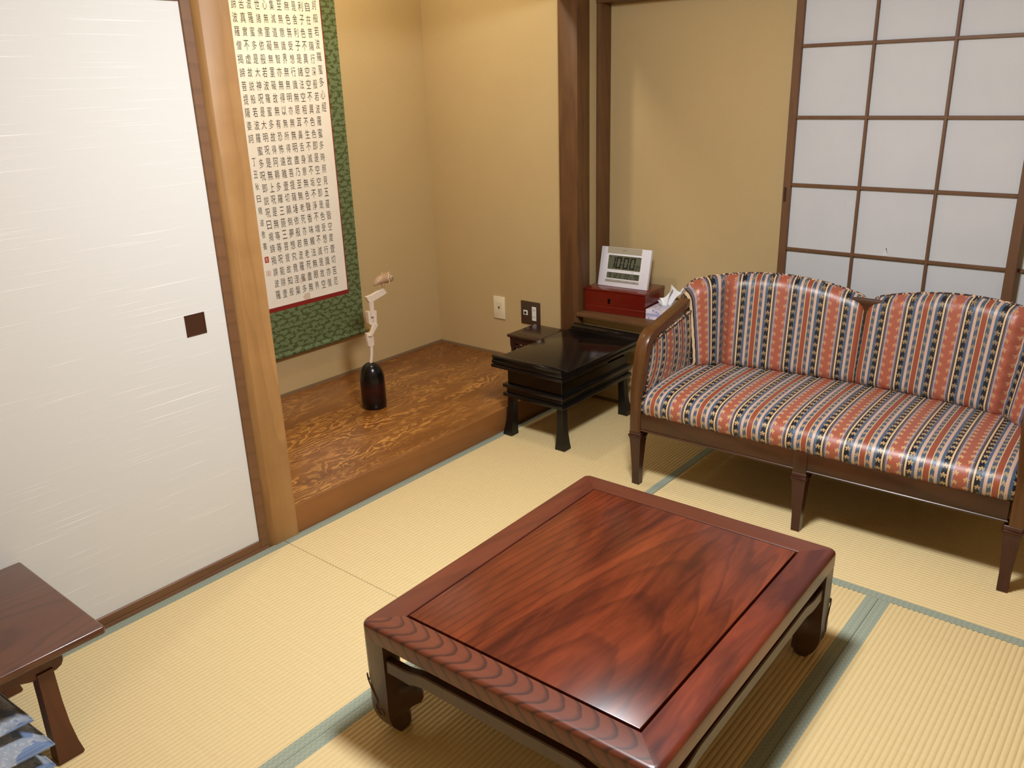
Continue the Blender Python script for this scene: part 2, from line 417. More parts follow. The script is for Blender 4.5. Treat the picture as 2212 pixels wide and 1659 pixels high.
# ---------------------------------------------------------------- low table
def table():
    r = empty('low_table', 'low square red-brown wooden table with a framed glossy top in the middle of the room', 'low table', (1.357, -1.708, .0003), math.radians(1.0))
    HX, HY, Z0, Z1 = .404, .489, .270, .322
    px, py = .319, .407
    L, D, K = (142, 66, 40), (104, 42, 26), (62, 26, 18)
    wp = wood('table_panel', (124, 56, 30), (72, 30, 18), (52, 22, 15), 'y', .23, 0, 22, .22, 1.0, .42, (-.12, .35, 0), .03, .25, 3.2)
    wp.node_tree.nodes['Principled BSDF'].inputs['Specular IOR Level'].default_value = .32
    wy = wood('table_frame_y', (108, 50, 32), (78, 32, 22), (58, 25, 17), 'y', .36, .15, 12, .25, .8, .35, (.3, 0, 0), .03)
    wx = wood('table_frame_x', (112, 56, 34), (82, 36, 24), (48, 23, 16), 'x', .36, .15, 26, .9, .5, .85, (0, .449, 0), .012, .2, 26.)
    wr = wood('table_frame_red', (132, 56, 32), (72, 26, 18), (56, 22, 15), 'y', .32, .2, 10, .3, 1.2, .3, (-.36, .1, 0), .05)
    ws = wood('table_leg_wood', (77, 50, 35), (59, 37, 25), (45, 27, 18), 'z', .4, .2, 12, .2, .8, .3)
    R = .013
    g = .0055
    def rail(quad, nm, mt):
        # mitred frame board with a rounded outer edge, loft across its width
        n = bmesh.new()
        (o0, o1, i1, i0) = [Vector((*q, 0)) for q in quad]
        prof = [(0.0, Z0+.004), (0.0, Z0+.022), (0.0, Z1-R)] + [(R*(1-math.cos(a)), Z1-R+R*math.sin(a)) for a in (PI/8, PI/4, 3*PI/8, PI/2)]
        W = (quad[3][0]-quad[0][0])**2+(quad[3][1]-quad[0][1])**2
        wdt = min(abs(quad[3][0]-quad[0][0]), abs(quad[3][1]-quad[0][1]))
        prof += [(wdt-.002, Z1), (wdt, Z1-.002), (wdt, Z0), (.004, Z0)]
        du = (o1-o0).normalized(); dv = (i0-o0); dv = dv - dv.dot(du)*du; dv.normalize()
        RC = .018; st_ = []
        for d_ in (.293*RC, .45*RC, .7*RC, RC):
            st_.append((d_, RC-math.sqrt(max(0, RC*RC-(RC-d_)**2))))
        rings = []
        Li = (i1-i0).length
        for k_, (d_, ins) in enumerate(st_):
            o_ = o0 + du*d_ + dv*ins; i_ = i0 + du*(k_*.0015)
            rings.append([o_.lerp(i_, p/wdt)+Vector((0, 0, z)) for p, z in prof])
        for k_, (d_, ins) in reversed(list(enumerate(st_))):
            o_ = o1 - du*d_ + dv*ins; i_ = i1 - du*(k_*.0015)
            rings.append([o_.lerp(i_, p/wdt)+Vector((0, 0, z)) for p, z in prof])
        return MB().loft(rings).build(nm, mt, r, smooth=40)
    e = .0004
    A = (-HX, -HY); B = (HX, -HY); Cc = (HX, HY); Dd = (-HX, HY)
    a, b, c, dd = (-px-g, -py-g), (px+g, -py-g), (px+g, py+g), (-px-g, py+g)
    rail((A, B, b, a), 'end_frame', wx); rail((Cc, Dd, dd, c), 'end_frame', wx)
    o = rail((B, Cc, c, b), 'side_frame', wr); o['label'] = 'reddish streaked side board of the table frame'
    rail((Dd, A, a, dd), 'side_frame', wy)
    MB().box(-px, px, -py, py, Z0+.01, Z1+.0005, .0018, 2).build('top_panel', wp, r)
    MB().box(-px-g, px+g, -py-g, py+g, Z0+.006, Z0+.0095).build('groove_bottom', plain('groove_black', (24, 12, 9), .7), r)
    # legs: lofted square sections, outer edge curls in at the foot, inner edge has a scroll bump
    out = [(.275, 0), (.2, .0005), (.13, .001), (.09, 0), (.07, .001), (.05, .004), (.035, .009), (.02, .017), (.008, .027), (0, .038)]
    inn = [(.275, .080), (.235, .073), (.19, .069), (.15, .069), (.128, .076), (.113, .091), (.098, .105), (.084, .108), (.070, .103), (.060, .088), (.05, .080), (.03, .083), (.015, .083), (0, .076)]
    def ev(t, z):
        for (z1, v1), (z0, v0) in zip(t, t[1:]):
            if z0 <= z <= z1:
                k = (z-z0)/(z1-z0); return v0+(v1-v0)*k
        return t[-1][1]
    zs = sorted({q[0] for q in out} | {q[0] for q in inn})
    for sx in (-1, 1):
        for sy in (-1, 1):
            rings = []
            for z in zs:
                o_, i_ = ev(out, z)+.001, ev(inn, z)
                cr = .014
                def P(u, v): return (sx*(HX-u), sy*(HY-v), z)
                f_ = .070 if z > .05 else .070 - .0*(.05-z)
                q_ = max(i_, f_+.002)
                pts = [P(o_+cr, o_), P(f_, o_), P(f_+(q_-f_)*.15+.001, .035), P(q_-.004, q_-.018), P(q_-.018, q_-.004), P(.035, f_+(q_-f_)*.15+.001), P(o_, f_), P(o_, o_+cr), P(o_+cr*.3, o_+cr*.3)]
                rings.append(pts)
            lg = MB().loft(rings).build('leg', ws, r, smooth=45)
            # carved scroll line on both outer faces
            cv = MB()
            line = [(.004, .165), (.006, .15), (.016, .128), (.030, .105), (.034, .096), (.028, .086), (.026, .075), (.030, .062), (.040, .056), (.050, .061), (.052, .072), (.045, .079), (.038, .075), (.039, .068)]
            for fc in (0, 1):
                pts = []
                for i in range(len(line)-1):
                    for k in range(3):
                        q = k/3; u = line[i][0]*(1-q)+line[i+1][0]*q; z = line[i][1]*(1-q)+line[i+1][1]*q
                        dpt = ev(out, z)+.0005
                        pts.append((sx*(HX-u), sy*(HY-dpt), z) if fc == 0 else (sx*(HX-dpt), sy*(HY-u), z))
                cv.tube(pts, .0017, 6)
            cv.build('carving', ws, lg)
    # stretchers with raised wavy middle
    def apron(half, fixed, axis, sgn):
        n = 44; poly_t, poly_b = [], []
        for i in range(n+1):
            t_ = -half + 2*half*i/n; d_ = half-abs(t_)
            k = min(1, max(0, (d_-.06)/.07)); k = k*k*(3-2*k)
            poly_t.append((t_, .232+.012*k)); poly_b.append((t_, .196+.011*k))
        poly = poly_b + poly_t[::-1]
        f0, f1 = sorted((sgn*(fixed-.006), sgn*(fixed-.030)))
        return MB().prism(poly, axis, f0, f1, .003, 1).build('stretcher', ws, r, smooth=30)
    for s in (-1, 1):
        apron(HX-.07, HY, 'y', s); apron(HY-.07, HX, 'x', s)
    return r
table()

# ---------------------------------------------------------------- sofa fabric
def stripes(name='striped_satin', leaf=1.0):
    t = NT(name); P = .193
    uv = t.n('ShaderNodeUVMap').outputs[0]; u, v, _ = t.sep(uv)
    h = t.math('MULTIPLY', t.math('PINGPONG', u, P/2), 2/P)
    st_ = [(0, rgb(166, 90, 68)), (.192, rgb(60, 41, 41)), (.199, rgb(154, 143, 160)), (.25, rgb(97, 84, 87)), (.305, rgb(20, 18, 20)), (.335, rgb(218, 188, 147)), (.392, rgb(22, 25, 35)), (.555, rgb(74, 93, 115)), (.655, rgb(203, 169, 149)), (.752, rgb(69, 86, 104)), (.880, rgb(218, 190, 149)), (.908, rgb(149, 74, 52))]
    c = t.ramp(h, st_, 'CONSTANT')
    # maple leaf motifs on a staggered grid
    du, dv = .0322, .031
    col = t.math('FLOOR', t.math('DIVIDE', u, du))
    vv = t.math('ADD', t.math('DIVIDE', v, dv), t.math('MULTIPLY', t.math('MODULO', col, 2.0), .5))
    lu = t.math('SUBTRACT', t.math('MULTIPLY', t.math('FRACT', t.math('DIVIDE', u, du)), du), du/2)
    lv = t.math('SUBTRACT', t.math('MULTIPLY', t.math('FRACT', vv), dv), dv/2)
    rad = t.math('SQRT', t.math('ADD', t.math('MULTIPLY', lu, lu), t.math('MULTIPLY', lv, lv)))
    ang = t.math('ARCTAN2', lu, lv)
    lobes = t.math('ABSOLUTE', t.math('COSINE', t.math('MULTIPLY', ang, 2.5)))
    lim = t.math('ADD', .0042, t.math('MULTIPLY', lobes, .0052))
    wedge = t.math('LESS_THAN', t.math('ABSOLUTE', ang), 2.75)
    mask = t.math('MULTIPLY', t.math('LESS_THAN', rad, lim), wedge)
    nz = t.noise(uv, 60, 2)
    dark = t.ramp(h, [(0, (.5,)*3), (.1, (1,)*3), (.3, (.6,)*3), (.42, (1,)*3), (.56, (.7,)*3), (.66, (.4,)*3), (.78, (.7,)*3), (.9, (.5,)*3)])
    c = t.mix(t.math('MULTIPLY', t.math('MULTIPLY', mask, dark), leaf), c, rgb(206, 172, 122))
    thread = t.noise(t.comb(t.math('MULTIPLY', u, 60), t.math('MULTIPLY', v, 1500)), 1, 2)
    c = t.mix(t.math('MULTIPLY', thread, .12), c, rgb(60, 44, 40))
    t.set(Base=c, Rough=.38, Spec=.5, Sheen=.08, SheenR=.4); t.bump(t.math('ADD', thread, t.math('MULTIPLY', mask, .6)), .12, .001); return t.m
M['satin'] = stripes('striped_satin', .95); M['satin_soft'] = stripes('striped_satin_back', .55)
def cord():
    t = NT('twisted_piping'); v = t.obj()
    n = t.noise(v, 60, 1)
    c = t.ramp(n, [(.0, rgb(30, 26, 30)), (.46, rgb(60, 42, 40)), (.5, rgb(200, 160, 130)), (.55, rgb(228, 190, 150)), (.6, rgb(40, 36, 44))])
    t.set(Base=c, Rough=.5); return t.m
M['piping'] = cord()
M['sofa_wood'] = wood('sofa_walnut', (78, 43, 18), (48, 25, 10), (32, 16, 8), 'x', .36, .12, 25, .1, .8, .3)
M['sofa_wood_y'] = wood('sofa_walnut_arm', (100, 62, 27), (66, 37, 15), (42, 22, 9), 'z', .32, .15, 25, .1, .8, .3)
M['sofa_leg'] = wood('sofa_leg_red', (72, 32, 20), (44, 18, 11), (30, 12, 8), 'z', .3, .2, 25, .1, .8, .3)

def sofa():
    r = empty('sofa', 'two-seat wooden sofa in coral, navy and cream striped satin under the paper screen', 'sofa', (1.43, -.632, 0), math.radians(1.2))
    # --- legs with collar
    def leg(x, y, sx=0, back=False):
        mb = MB()
        def sq(h, z, ox=0, oy=0): return [(x+ox-h, y+oy-h, z), (x+ox+h, y+oy-h, z), (x+ox+h, y+oy+h, z), (x+ox-h, y+oy+h, z)]
        k = .018 if back else 0
        mb.loft([sq(.0150, 0, 0, k), sq(.0155, .06, 0, k*.6), sq(.0215, .165), sq(.0235, .190), sq(.0235, .198)])
        o = mb.build('leg', M['sofa_leg'], r, smooth=30)
        cl = MB().box(x-.027, x+.027, y-.027, y+.027, .198, .207, .003, 2); cl.box(x-.0295, x+.0295, y-.0295, y+.0295, .2065, .214, .003, 2); cl.box(x-.0255, x+.0255, y-.0255, y+.0255, .2135, .228, .002, 1)
        cl.build('collar', M['sofa_leg'], o, smooth=30)
    for x in (-.652, -.004, .645): leg(x, .015)
    for x in (-.60, .60): leg(x, .55, back=True)
    # --- rails
    MB().box(-.632, .626, -.006, .03, .236, .306, .003, 2).build('seat_rail', M['sofa_wood'], r)
    MB().box(-.63, .63, -.0095, -.005, .236, .243, .002, 1).build('rail_bead', M['sofa_wood'], r)
    MB().box(-.028, .02, -.0105, .035, .226, .306, .003, 2).build('rail_block', M['sofa_wood'], r)
    for s in (-1, 1):
        x0, x1 = sorted((s*.668, s*.638))
        MB().box(x0, x1, .03, .54, .236, .32, .003, 2).build('side_rail', M['sofa_wood'], r)
    MB().box(-.62, .62, .53, .56, .236, .32, .003, 2).build('back_rail', M['sofa_wood'], r)
    # --- arm: post rising and bending into the sloping rail, then round into the back rail
    def armpath(s):
        P = []
        for z in (.228, .30, .375): P.append((s*.654, .012, z, .0225, .0225))
        for y, z, x in ((.012, .43, .650), (.013, .49, .645), (.016, .54, .641), (.024, .575, .639), (.042, .598, .639), (.075, .612, .640)): P.append((s*x, y, z, .0242, .020))
        for i in range(1, 9):
            q = i/8; P.append((s*(.640+.012*math.sin(PI*q*.5)), .075+.335*q, .612+.056*q, .0215, .016))
        for i in range(1, 9):
            a = PI/2*i/8; P.append((s*(.652-.17*(1-math.cos(a))), .41+.155*math.sin(a), .668+.05*i/8, .020, .016))
        return P
    def armmesh(s):
        P = armpath(s); rings = []
        for i, (x, y, z, hw, ht) in enumerate(P):
            a = Vector(P[max(i-1, 0)][:3]); b = Vector(P[min(i+1, len(P)-1)][:3]); t = (b-a).normalized()
            lat = Vector((0, 0, 1)).cross(t)
            lat = Vector((s*-1.0, 0, 0)) if lat.length < .35 else lat.normalized()*(1 if lat.dot(Vector((s*-1.0, 0, 0))) > 0 or i > 12 else -1)
            if i > 12 and rings: 
                if lat.dot(prev) < 0: lat = -lat
            prev = lat
            nrm = t.cross(lat).normalized(); c = Vector((x, y, z)); k = .84
            pts = []
            for u, v in ((-1, -k), (-k, -1), (k, -1), (1, -k), (1, k), (k, 1), (-k, 1), (-1, k)):
                pts.append(c + lat*hw*u + nrm*ht*v)
            rings.append(pts)
        return MB().loft(rings).build('arm', M['sofa_wood_y'], r, smooth=50)
    for s in (-1, 1): armmesh(s)
    MB().box(-.49, .49, .552, .578, .690, .722, .008, 2).build('top_rail', M['sofa_wood'], r)
    MB().box(-.49, .49, .556, .566, .32, .692).build('back_panel', M['sofa_wood'], r)
    # --- upholstered arm panels
    for s in (-1, 1):
        mb = MB()
        def fn(a, b, s=s):
            # a along depth 0..1, b height 0..1
            y = .036+.44*a; top = .575+.075*a - .03*max(0, 1-a/.12)**2
            zb = .33; z = zb+(top-zb)*b
            bul = .020*math.sin(PI*min(1, max(0, a)))**.5*math.sin(PI*(.15+.8*b))
            curve = .09*max(0, (a-.68)/.32)**2
            return (s*(.630 - bul - curve), y, z)
        def uv(a, b, s=s):
            return (.03+.44*a + .13*(1-b)**2*(1-a), .3*b)
        mb.sheet(fn, 30, 14, uv)
        back = MB()
        o = mb.build('arm_panel', M['satin'], r, smooth=60)
        md = o.modifiers.new('solid', 'SOLIDIFY'); md.thickness = .018; md.offset = -1 if s < 0 else 1
        pp = [Vector(fn(a/20, 1.0)) for a in range(21)]; pp = [Vector(fn(0, b/6)) for b in range(6)] + pp
        MB().tube([p + Vector((-s*.002, 0, 0)) for p in pp], .0042, 8).build('piping', M['piping'], o)
    # --- seat cushion
    y0, y1 = -.012, .56
    def seatprof(q):
        # path from the bottom of the front face over the top to the back, q = arc parameter 0..1
        pts = [(y0+.010, .303), (y0+.002, .315), (y0-.004, .335), (y0-.002, .356), (y0+.010, .376), (y0+.030, .390), (y0+.07, .401), (y0+.16, .409), (y0+.28, .411), (y0+.40, .408), (y0+.50, .402), (y1, .395)]
        k = q*(len(pts)-1); i = min(int(k), len(pts)-2); f = k-i
        p0 = pts[max(i-1, 0)]; p1 = pts[i]; p2 = pts[i+1]; p3 = pts[min(i+2, len(pts)-1)]
        def cr(a, b, c, d): return .5*((2*b)+(-a+c)*f+(2*a-5*b+4*c-d)*f*f+(-a+3*b-3*c+d)*f**3)
        return cr(p0[0], p1[0], p2[0], p3[0]), cr(p0[1], p1[1], p2[1], p3[1])
    arcs = [0]; last = seatprof(0)
    for j in range(1, 61):
        cur = seatprof(j/60); arcs.append(arcs[-1]+math.hypot(cur[0]-last[0], cur[1]-last[1])); last = cur
    def sf(a, b):
        y, z = seatprof(b); x = -.634+1.268*a
        e = min(a, 1-a)*1.268; k = max(0, 1-e/.03)
        z -= .016*k*k*(1 if z > .33 else .2)
        y += .012*k*k if b < .4 else 0
        # inside the arms behind the posts
        lim = .634 if y < .02 else .628
        x = max(-lim, min(lim, x))
        return (x, y, z)
    sc = MB().sheet(sf, 90, 60, lambda a, b: (-.634+1.268*a+.479+.0005, arcs[int(round(b*60))]))
    so = sc.build('seat_cushion', M['satin'], r, smooth=70)
    MB().box(-.628, .628, .03, .55, .30, .385, .01, 2).build('seat_base', plain('seat_lining', (60, 50, 46), .8), so)
    for s in (-1, 1):
        pts = [Vector(sf(0 if s < 0 else 1, j/40)) for j in range(0, 14)]
        MB().tube(pts, .0036, 8).build('piping', M['piping'], so)
    # --- back cushions
    path = [(-.600, .345), (-.577, .385), (-.547, .415), (-.508, .440), (-.43, .463), (-.30, .488), (-.15, .504), (.003, .512)]
    cum = [0]
    for p, q in zip(path, path[1:]): cum.append(cum[-1]+math.hypot(q[0]-p[0], q[1]-p[1]))
    Ltot = cum[-1]
    def at(a):
        d = a*Ltot
        for i in range(len(path)-1):
            if d <= cum[i+1] or i == len(path)-2:
                f = (d-cum[i])/(cum[i+1]-cum[i]); p, q = path[i], path[i+1]
                return p[0]+(q[0]-p[0])*f, p[1]+(q[1]-p[1])*f
    def nrm(a):
        p, q = at(max(0, a-.04)), at(min(1, a+.04)); dx, dy = q[0]-p[0], q[1]-p[1]; l = math.hypot(dx, dy)
        return -dy/l*-1, dx/l*-1        # pointing to the sitter
    seam = cum[3]/Ltot
    def ztop(a):
        base = .700+.076*math.sin(PI*min(1, max(0, .12+a*.83)))**.8
        base -= .060*max(0, 1-a/.07)**2
        base -= .030*max(0, 1-(1-a)/.05)**2
        return base
    for s in (-1, 1):
        rnd = random.Random(3+s)
        def pos(a, b, side, s=s):
            x, y = at(a); nx, ny = nrm(a)
            zt = ztop(a); z0 = .392+.012*max(0, 1-a/.05)**2; z = z0+(zt-z0)*b
            ew = min(a*Ltot, (1-a)*Ltot*1.9); eh = min(b*(zt-z0), (1-b)*(zt-z0))
            fw = 1-max(0, 1-ew/.035)**2.6; fh = 1-max(0, 1-eh/.05)**2.2
            bul = .046*math.sqrt(max(0, fw*fh))
            if side > 0:
                bul *= 1-.55*math.exp(-((a-seam)*Ltot/.012)**2)
                if a < seam: bul += .016*math.sin(PI*a/seam)**.7*math.sqrt(max(0, fh))
                pk = math.exp(-((a-seam)*Ltot/.03)**2)+math.exp(-(ew/.02)**2)*.8
                bul += .0022*pk*math.sin(z*150+a*9)*min(1, ew/.006)
            lean = .070*(b**1.15)
            c = .028
            ox = nx*(side*bul-c) - nx*lean*.8; oy = ny*(side*bul-c) - ny*lean*.8
            X_, Y_ = x+ox, y+oy
            return (s*-1*X_*1 if s > 0 else X_, Y_, z)
        def uvm(a, b):
            u = a*Ltot
            return (u-.045 if a < seam else u-.152, .37*b)
        mb = MB()
        mb.sheet(lambda a, b: pos(a, b, 1), 96, 36, uvm)
        mb.sheet(lambda a, b: pos(a, b, -1), 40, 14, uvm)
        o = mb.build('back_cushion', M['satin_soft'], r, smooth=70)
        bp = [pos(0, b/16, 0) for b in range(16)] + [pos(a/60, 1, 0) for a in range(60)] + [pos(1, 1-b/16, 0) for b in range(16)] + [pos(1-a/60, 0, 0) for a in range(60)]
        MB().tube(bp, .0042, 8, True).build('piping', M['piping'], o)
    return r
sofa()

# ---------------------------------------------------------------- black lacquer desk
def lacquer(name, c, rough=.16):
    t = NT(name); n = t.noise(t.obj(), 30, 2)
    t.set(Base=t.mix(n, rgb(*c), rgb(*[int(q*1.35) for q in c])), Rough=rough, Coat=.12, CoatR=.08, Spec=.35); return t.m
M['black'] = lacquer('black_lacquer', (16, 13, 12))
M['black_leg'] = lacquer('black_lacquer_leg', (15, 12, 11), .3)
def desk():
    r = empty('low_desk', 'black lacquer low desk with upturned ends standing between alcove and sofa', 'desk', (.196, -.285, 0))
    X, Y = .193, .318
    mk = M['black']
    MB().box(-X, X, -Y, Y, .352, .370, .003, 2).build('top', mk, r)
    MB().box(-X-.003, X+.003, -Y-.003, Y+.003, .334, .350, .004, 2).build('lower_slab', mk, r)
    for s in (-1, 1):
        # upturned end lip: concave towards the writing surface
        prof = [(.000, .3702), (.052, .3702), (.044, .3735), (.034, .3752), (.026, .3790), (.019, .3855), (.012, .3905), (.004, .3915), (-.004, .389), (-.006, .383), (-.001, .378)]
        MB().prism([(s*(Y-.002-q), z) for q, z in prof], 'x', -X+.004, X-.004, .0008, 1).build('end_lip', mk, r, smooth=50)
    bx, by = .150, .262
    body = MB()
    body.box(-bx, bx, -by, -by+.015, .250, .334, .002, 1); body.box(-bx, bx, by-.015, by, .250, .334, .002, 1)
    body.box(-bx, -bx+.015, -by+.015, by-.015, .250, .334); body.box(bx-.015, bx, -by+.015, by-.015, .250, .298)
    body.box(bx-.015, bx, -by+.015, -by+.36, .296, .334); body.box(bx-.015, bx, by-.03, by-.015, .296, .334)
    body.build('apron', mk, r)
    MB().box(-.168, .168, -.279, .279, .232, .250, .005, 2).build('shelf_board', mk, r)
    MB().box(-.155, .155, -.266, .266, .208, .232, .002, 1).build('shelf_core', mk, r)
    MB().box(-.168, .168, -.279, .279, .189, .208, .005, 2).build('shelf_board', mk, r)
    for sx in (-1, 1):
        for sy in (-1, 1):
            rings = []
            for z, o, i in ((0, .172, .124), (.004, .173, .123), (.03, .168, .124), (.07, .161, .124), (.12, .156, .123), (.19, .153, .121)):
                oy, iy = o+.106, i+.106
                rings.append([(sx*o, sy*oy, z), (sx*i, sy*oy, z), (sx*i, sy*iy, z), (sx*o, sy*iy, z)])
            MB().loft(rings).build('leg', M['black_leg'], r, smooth=25)
desk()

# ---------------------------------------------------------------- flower stand in the alcove
def stand():
    r = empty('flower_stand', 'small dark rosewood flower stand in the alcove corner, behind the black desk', 'stand', (-.114, -.112, TZ), 0)
    mk = lacquer('rosewood', (44, 24, 20), .25)
    H = .246; a = .112
    t = MB(); t.box(-a, a, -a, a, H-.014, H, .005, 3)
    t.box(-a+.010, a-.010, -a+.010, a-.010, H-.024, H-.014, .003, 2)
    t.build('top', mk, r)
    MB().box(-.076, .076, -.076, .076, H-.002, H+.0006, .0005, 1).build('top_panel', lacquer('rosewood_panel', (38, 24, 21), .14), r)
    # waist under the top, then pierced apron
    for k in range(4):
        m = Matrix.Rotation(k*PI/2, 4, 'Z'); b = a-.014
        ap = MB(); ap.box(-b, b, -b, -b+.012, H-.046, H-.024, .001, 1, mat=m)
        n = 24; top = [(-b+.02+(2*b-.04)*i/n, H-.052) for i in range(n+1)]
        bot = [(x, H-.064-.006*abs(math.sin(PI*4*i/n))) for i, (x, _) in enumerate(top)]
        ap.prism(bot+top[::-1], 'y', -b+.001, -b+.009, 0, mat=m)
        for q in range(7):
            x = -b+.022+(2*b-.044)*q/6
            ap.prism([(x-.004, H-.054), (x+.002, H-.054), (x+.006, H-.045), (x, H-.045)], 'y', -b+.002, -b+.008, 0, mat=m)
        ap.build('apron', mk, r)
    for sx in (-1, 1):
        for sy in (-1, 1):
            b = a-.012; rings = []
            for z, o, w in ((0, b+.004, .022), (.012, b+.004, .020), (.03, b-.003, .016), (.10, b-.003, .0165), (H-.075, b-.003, .018), (H-.055, b, .022), (H-.022, b, .024)):
                rings.append([(sx*o, sy*o, z), (sx*(o-w), sy*o, z), (sx*(o-w), sy*(o-w), z), (sx*o, sy*(o-w), z)])
            MB().loft(rings).build('leg', mk, r, smooth=25)
stand()

# ---------------------------------------------------------------- chain ornament
def ornament():
    r = empty('ornament', 'black domed lacquer ornament with a white carved chain and animal head on the alcove floor', 'ornament', (-.52, -.853, TZ))
    t = NT('dark_red_black_lacquer'); x, y, z = t.sep(t.obj())
    g = t.math('MULTIPLY', t.ramp(z, [(.03, (0, 0, 0)), (.09, (1,)*3), (.14, (0, 0, 0))]), t.noise(t.obj(), 22, 3, .6))
    t.set(Base=t.mix(g, rgb(13, 11, 12), rgb(70, 20, 16)), Rough=.25, Coat=.08, CoatR=.1, Spec=.4)
    prof = [(.0, 0), (.054, 0), (.0565, .002), (.0575, .03), (.0575, .08), (.057, .12), (.056, .145), (.053, .166), (.047, .185), (.037, .202), (.024, .212), (.010, .2165), (0, .2172)]
    MB().lathe(prof[1:-1] + [(.001, .2172)], n=48).build('base', t.m, r, smooth=60)
    bone = NT('pale_carved_wood'); v = bone.obj(); xx, yy, zz = bone.sep(v)
    gr = bone.noise(bone.comb(bone.math('MULTIPLY', xx, 80), bone.math('MULTIPLY', yy, 160), bone.math('MULTIPLY', zz, 40)), 1, 3)
    bone.set(Base=bone.mix(gr, rgb(238, 224, 206), rgb(206, 184, 160)), Rough=.55); bone = bone.m
    def Z(q): return q-TZ
    def bar(a, b, wid, th, off=0., nm='link', yaw=.0):
        a = Vector((off, a[0]+.853, Z(a[1]))); b = Vector((off, b[0]+.853, Z(b[1])))
        t = (b-a); L = t.length; t.normalize(); xx = Vector((1, 0, 0)); w_ = t.cross(xx)
        m = Matrix((( xx.x, w_.x, t.x, a.x), (xx.y, w_.y, t.y, a.y), (xx.z, w_.z, t.z, a.z), (0, 0, 0, 1)))
        return MB().box(-th/2, th/2, -wid/2, wid/2, 0, L, min(th, wid)*.18, 2, mat=m @ Matrix.Rotation(yaw, 4, 'Z'))
    def ring(a, b, wid, th, off, hole, yaw=0.0):
        # chain link: two cheeks joined by end blocks
        mb = MB(); A = Vector((off, a[0]+.853, Z(a[1]))); B = Vector((off, b[0]+.853, Z(b[1])))
        t = (B-A); L = t.length; t.normalize(); xx = Vector((1, 0, 0)); w_ = t.cross(xx)
        m = Matrix((( xx.x, w_.x, t.x, A.x), (xx.y, w_.y, t.y, A.y), (xx.z, w_.z, t.z, A.z), (0, 0, 0, 1))) @ Matrix.Rotation(yaw, 4, 'Z')
        e = (wid-hole)/2
        mb.box(-th/2, th/2, -wid/2, -wid/2+e, 0, L, .0015, 1, mat=m); mb.box(-th/2, th/2, wid/2-e, wid/2, 0, L, .0015, 1, mat=m)
        mb.box(-th/2, th/2, -wid/2+e*.5, wid/2-e*.5, 0, L*.22, .0015, 1, mat=m); mb.box(-th/2, th/2, -wid/2+e*.5, wid/2-e*.5, L*.78, L, .0015, 1, mat=m)
        return mb
    def plate(pts, x0, x1, bev=.0018):
        return MB().prism([(y+.853, Z(z)) for y, z in pts], 'x', x0, x1, bev, 1).build('link', bone, r, smooth=30)
    MB().tube([(0, .0015, Z(.322)), (0, .003, Z(.335)), (.0, .010, Z(.365)), (0, .013, Z(.410))], [.0085, .0085, .0080, .0095], 8).build('link', bone, r, smooth=50)
    plate([(-.860, .4035), (-.828, .4005), (-.825, .430), (-.8315, .463), (-.8665, .4715), (-.8655, .440)], -.007, .007)
    plate([(-.8615, .4540), (-.8425, .4510), (-.8010, .4945), (-.8055, .5035), (-.8300, .5110), (-.8420, .482)], .0055, .0165)
    # hollow link with two side cheeks
    plate([(-.8465, .508), (-.831, .497), (-.829, .566), (-.846, .566)], -.016, .006)
    plate([(-.816, .492), (-.799, .492), (-.794, .560), (-.812, .562)], -.016, .006)
    plate([(-.833, .4955), (-.814, .4920), (-.812, .545), (-.832, .548)], -.014, -.003)
    plate([(-.831, .5385), (-.816, .5360), (-.811, .612), (-.840, .612)], .000, .012)
    plate([(-.857, .638), (-.838, .605), (-.829, .6045), (-.811, .6085), (-.775, .6165), (-.747, .6230), (-.729, .6300), (-.7465, .6545), (-.785, .6490), (-.820, .6410)], .0005, .0135)
    hm = NT('carved_head_wood'); hv = hm.noise(hm.obj(), 90, 3)
    hm.set(Base=hm.mix(hv, rgb(196, 164, 126), rgb(150, 114, 82)), Rough=.45); hm = hm.m
    def L(y, z, x=0.): return (x, y+.853, Z(z))
    MB().tube([L(-.741, .655, .006), L(-.742, .672, .004), L(-.745, .690, .0)], [.007, .0085, .012], 10).build('neck', hm, r)
    hd = MB()
    ys = [(-.794, .684, .672, .003), (-.785, .698, .672, .010), (-.770, .709, .674, .017), (-.752, .716, .676, .021), (-.734, .719, .675, .023), (-.716, .720, .672, .023), (-.700, .717, .672, .022), (-.688, .709, .676, .019), (-.683, .698, .684, .012)]
    rings = []
    for y, zt, zb, hw in ys:
        c = Vector((0, y+.853, Z((zt+zb)/2))); hh = (zt-zb)/2
        rings.append([(c.x+hw*math.cos(2*PI*k/14), c.y, c.z+hh*math.sin(2*PI*k/14)) for k in range(14)])
    ho = hd.loft(rings).build('head', hm, r, smooth=60)
    ft = MB()
    dk = plain('head_dark', (40, 26, 20), .4); pale = plain('head_pale', (222, 200, 170), .5)
    for s in (-1, 1):
        ey = MB().lathe([(.0001, -.003), (.006, -.003), (.0075, 0), (.006, .002), (.0001, .002)], n=14, mat=Matrix.Translation(Vector(L(-.702, .698, s*.0215))) @ Matrix.Rotation(s*PI/2, 4, 'Y'))
        ey.build('eye_ring', pale, ho)
        MB().lathe([(.0001, -.001), (.004, 0), (.003, .003), (.0001, .0035)], n=12, mat=Matrix.Translation(Vector(L(-.702, .698, s*.0225))) @ Matrix.Rotation(s*PI/2, 4, 'Y')).build('eye', dk, ho)
        pts = [L(-.722+.004*math.sin(k), .674+.0056*k, s*(.0215+.0025*math.sin(PI*k/8))) for k in range(9)]
        MB().tube(pts, .0022, 6).build('ear', pale, ho)
    MB().box(-.010, .010, .1645, .1725, Z(.683), Z(.688), .001, 1).build('mouth', dk, ho)
